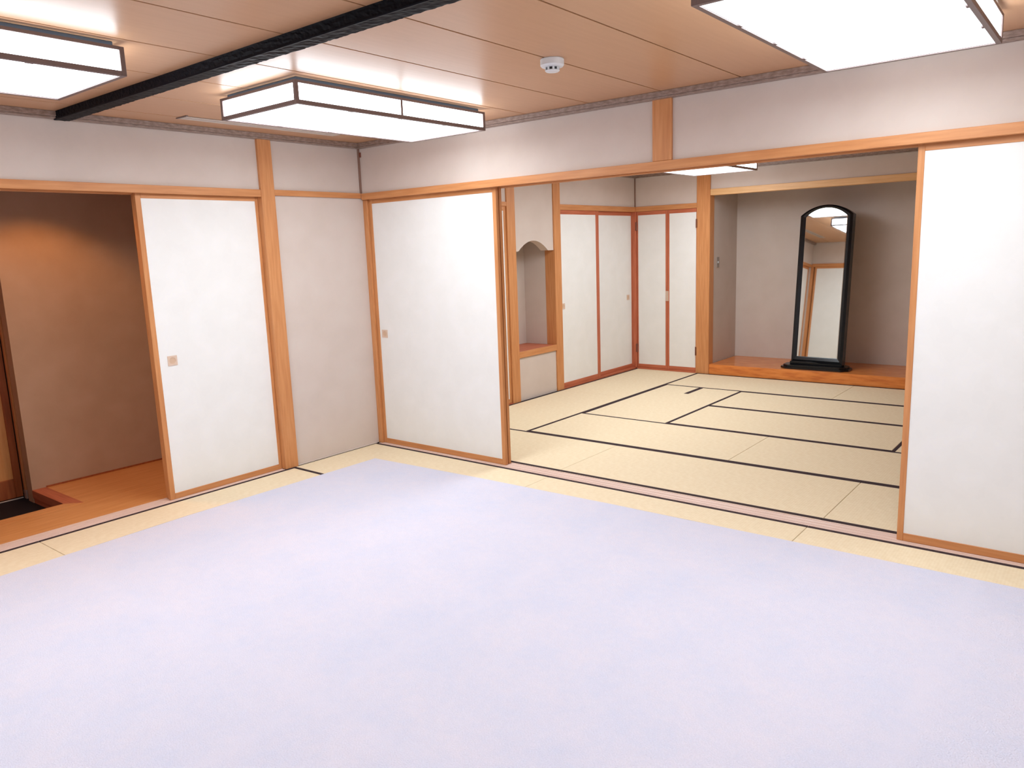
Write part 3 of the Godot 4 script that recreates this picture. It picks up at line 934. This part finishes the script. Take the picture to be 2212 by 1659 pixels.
func arch_outline(w: float, side: float, rise: float, n := 24) -> PackedVector2Array:
	# straight sides up to "side", then a segmental arch rising by "rise" over the full width
	var p := PackedVector2Array([Vector2(-w / 2, 0), Vector2(w / 2, 0), Vector2(w / 2, side)])
	var r := (w * w / 4 + rise * rise) / (2 * rise)
	var a0 := asin(w / 2 / r)
	for i in range(1, n):
		var a := a0 - 2 * a0 * i / n
		p.append(Vector2(r * sin(a), side + rise - r + r * cos(a)))
	p.append(Vector2(-w / 2, side))
	return p

func build_mirror() -> void:
	var base_y := 0.128
	var t := thing("standing_mirror", Vector3(2.30, base_y, -4.86), "tall arched standing mirror in black frame on the alcove floor", "mirror")
	# base: a low plinth with cut corners
	var hw := 0.39
	var hd := 0.15
	var c := 0.07
	var plan := PackedVector2Array([Vector2(-hw, -hd + c), Vector2(-hw + c, -hd), Vector2(hw - c, -hd), Vector2(hw, -hd + c), Vector2(hw, hd - c), Vector2(hw - c, hd), Vector2(-hw + c, hd), Vector2(-hw, hd - c)])
	put(prism(plan, 1, 0.0, 0.022), "base", M.black_lacquer, t)
	var top_plan := PackedVector2Array()
	for p in plan: top_plan.append(p * Vector2(0.93, 0.84))
	put(prism(top_plan, 1, 0.022, 0.045), "base_step", M.black_lacquer, t)
	bx(t, "support_bar", M.black_lacquer, 2.30 - 0.30, 2.30 + 0.30, base_y + 0.045, base_y + 0.080, -4.93, -4.83, 0.004)
	# leaning body
	var body := Node3D.new()
	body.name = "leaning_body"
	t.add_child(body)
	body.position = Vector3(0.01, 0.066, 0.02)
	body.rotation = Vector3(deg_to_rad(-MIRROR_LEAN), deg_to_rad(MIRROR_TURN), 0)
	var w := 0.60
	var side := 1.735
	var rise := 0.115
	var outer := arch_outline(w, side, rise)
	var iw := w - 0.115
	var inner := arch_outline(iw, side - 0.065 - 0.02, rise * 0.88)
	for i in inner.size(): inner[i].y += 0.065
	# frame as ring: top face, outer side, inner side
	put(ring_mesh(outer, inner, -0.085, 0.02), "frame", M.black_lacquer, body)
	var lip_in := arch_outline(iw - 0.016, side - 0.065 - 0.02 - 0.008, rise * 0.86)
	for i in lip_in.size(): lip_in[i].y += 0.073
	put(bevel_mesh(inner, lip_in, 0.006, 0.010), "glass_bevel", M.mirror, body)
	put(prism(lip_in, 2, 0.004, 0.010), "glass", M.mirror, body)
	put(prism(arch_outline(w - 0.02, side, rise * 0.9), 2, -0.08, -0.07), "back_board", M.dark, body)

const MIRROR_LEAN := 5.6
const MIRROR_TURN := -3.5

# flat ring between two outlines of equal count, from depth a to b
func ring_mesh(o: PackedVector2Array, i: PackedVector2Array, a: float, b: float) -> ArrayMesh:
	var st := SurfaceTool.new()
	st.begin(Mesh.PRIMITIVE_TRIANGLES)
	st.set_smooth_group(-1)
	var n := o.size()
	var quad := func(p: Array, nrm: Vector3):
		for tri in [[0, 1, 2], [0, 2, 3]]:
			var x: Vector3 = p[tri[0]]
			var y: Vector3 = p[tri[1]]
			var z: Vector3 = p[tri[2]]
			var fn := (y - x).cross(z - x)
			if fn.length() < 1e-12: continue
			var use := -fn.normalized() if fn.dot(nrm) < 0.0 else fn.normalized()
			if fn.dot(nrm) > 0.0:
				var s := y
				y = z
				z = s
			for v in [x, y, z]:
				st.set_normal(use)
				st.add_vertex(v)
	var mid := 0.5
	for k in n:
		var o0 := o[k]
		var o1 := o[(k + 1) % n]
		var i0 := i[k]
		var i1 := i[(k + 1) % n]
		var m0 := o0.lerp(i0, mid)
		var m1 := o1.lerp(i1, mid)
		# rounded face: rises from the outer edge to the middle, falls to the inner edge
		quad.call([Vector3(o0.x, o0.y, b - 0.012), Vector3(o1.x, o1.y, b - 0.012), Vector3(m1.x, m1.y, b), Vector3(m0.x, m0.y, b)], Vector3(0, 0, 1))
		quad.call([Vector3(m0.x, m0.y, b), Vector3(m1.x, m1.y, b), Vector3(i1.x, i1.y, b - 0.010), Vector3(i0.x, i0.y, b - 0.010)], Vector3(0, 0, 1))
		quad.call([Vector3(o0.x, o0.y, a), Vector3(o1.x, o1.y, a), Vector3(i1.x, i1.y, a), Vector3(i0.x, i0.y, a)], Vector3(0, 0, -1))
		var e := (o1 - o0).normalized()
		quad.call([Vector3(o0.x, o0.y, a), Vector3(o1.x, o1.y, a), Vector3(o1.x, o1.y, b - 0.012), Vector3(o0.x, o0.y, b - 0.012)], Vector3(e.y, -e.x, 0))
		quad.call([Vector3(i0.x, i0.y, a), Vector3(i1.x, i1.y, a), Vector3(i1.x, i1.y, b - 0.010), Vector3(i0.x, i0.y, b - 0.010)], Vector3(-e.y, e.x, 0))
	return st.commit()

# sloping strip between two outlines
func bevel_mesh(o: PackedVector2Array, i: PackedVector2Array, zo: float, zi: float) -> ArrayMesh:
	var st := SurfaceTool.new()
	st.begin(Mesh.PRIMITIVE_TRIANGLES)
	st.set_smooth_group(-1)
	var n := o.size()
	for k in n:
		var p := [Vector3(o[k].x, o[k].y, zo), Vector3(o[(k + 1) % n].x, o[(k + 1) % n].y, zo), Vector3(i[(k + 1) % n].x, i[(k + 1) % n].y, zi), Vector3(i[k].x, i[k].y, zi)]
		for tri in [[0, 1, 2], [0, 2, 3]]:
			var x: Vector3 = p[tri[0]]
			var y: Vector3 = p[tri[1]]
			var z: Vector3 = p[tri[2]]
			var fn := (y - x).cross(z - x)
			if fn.length() < 1e-12: continue
			if fn.z > 0.0:
				var s := y
				y = z
				z = s
			for v in [x, y, z]:
				st.set_normal(fn.normalized() * signf(fn.z))
				st.add_vertex(v)
	return st.commit()
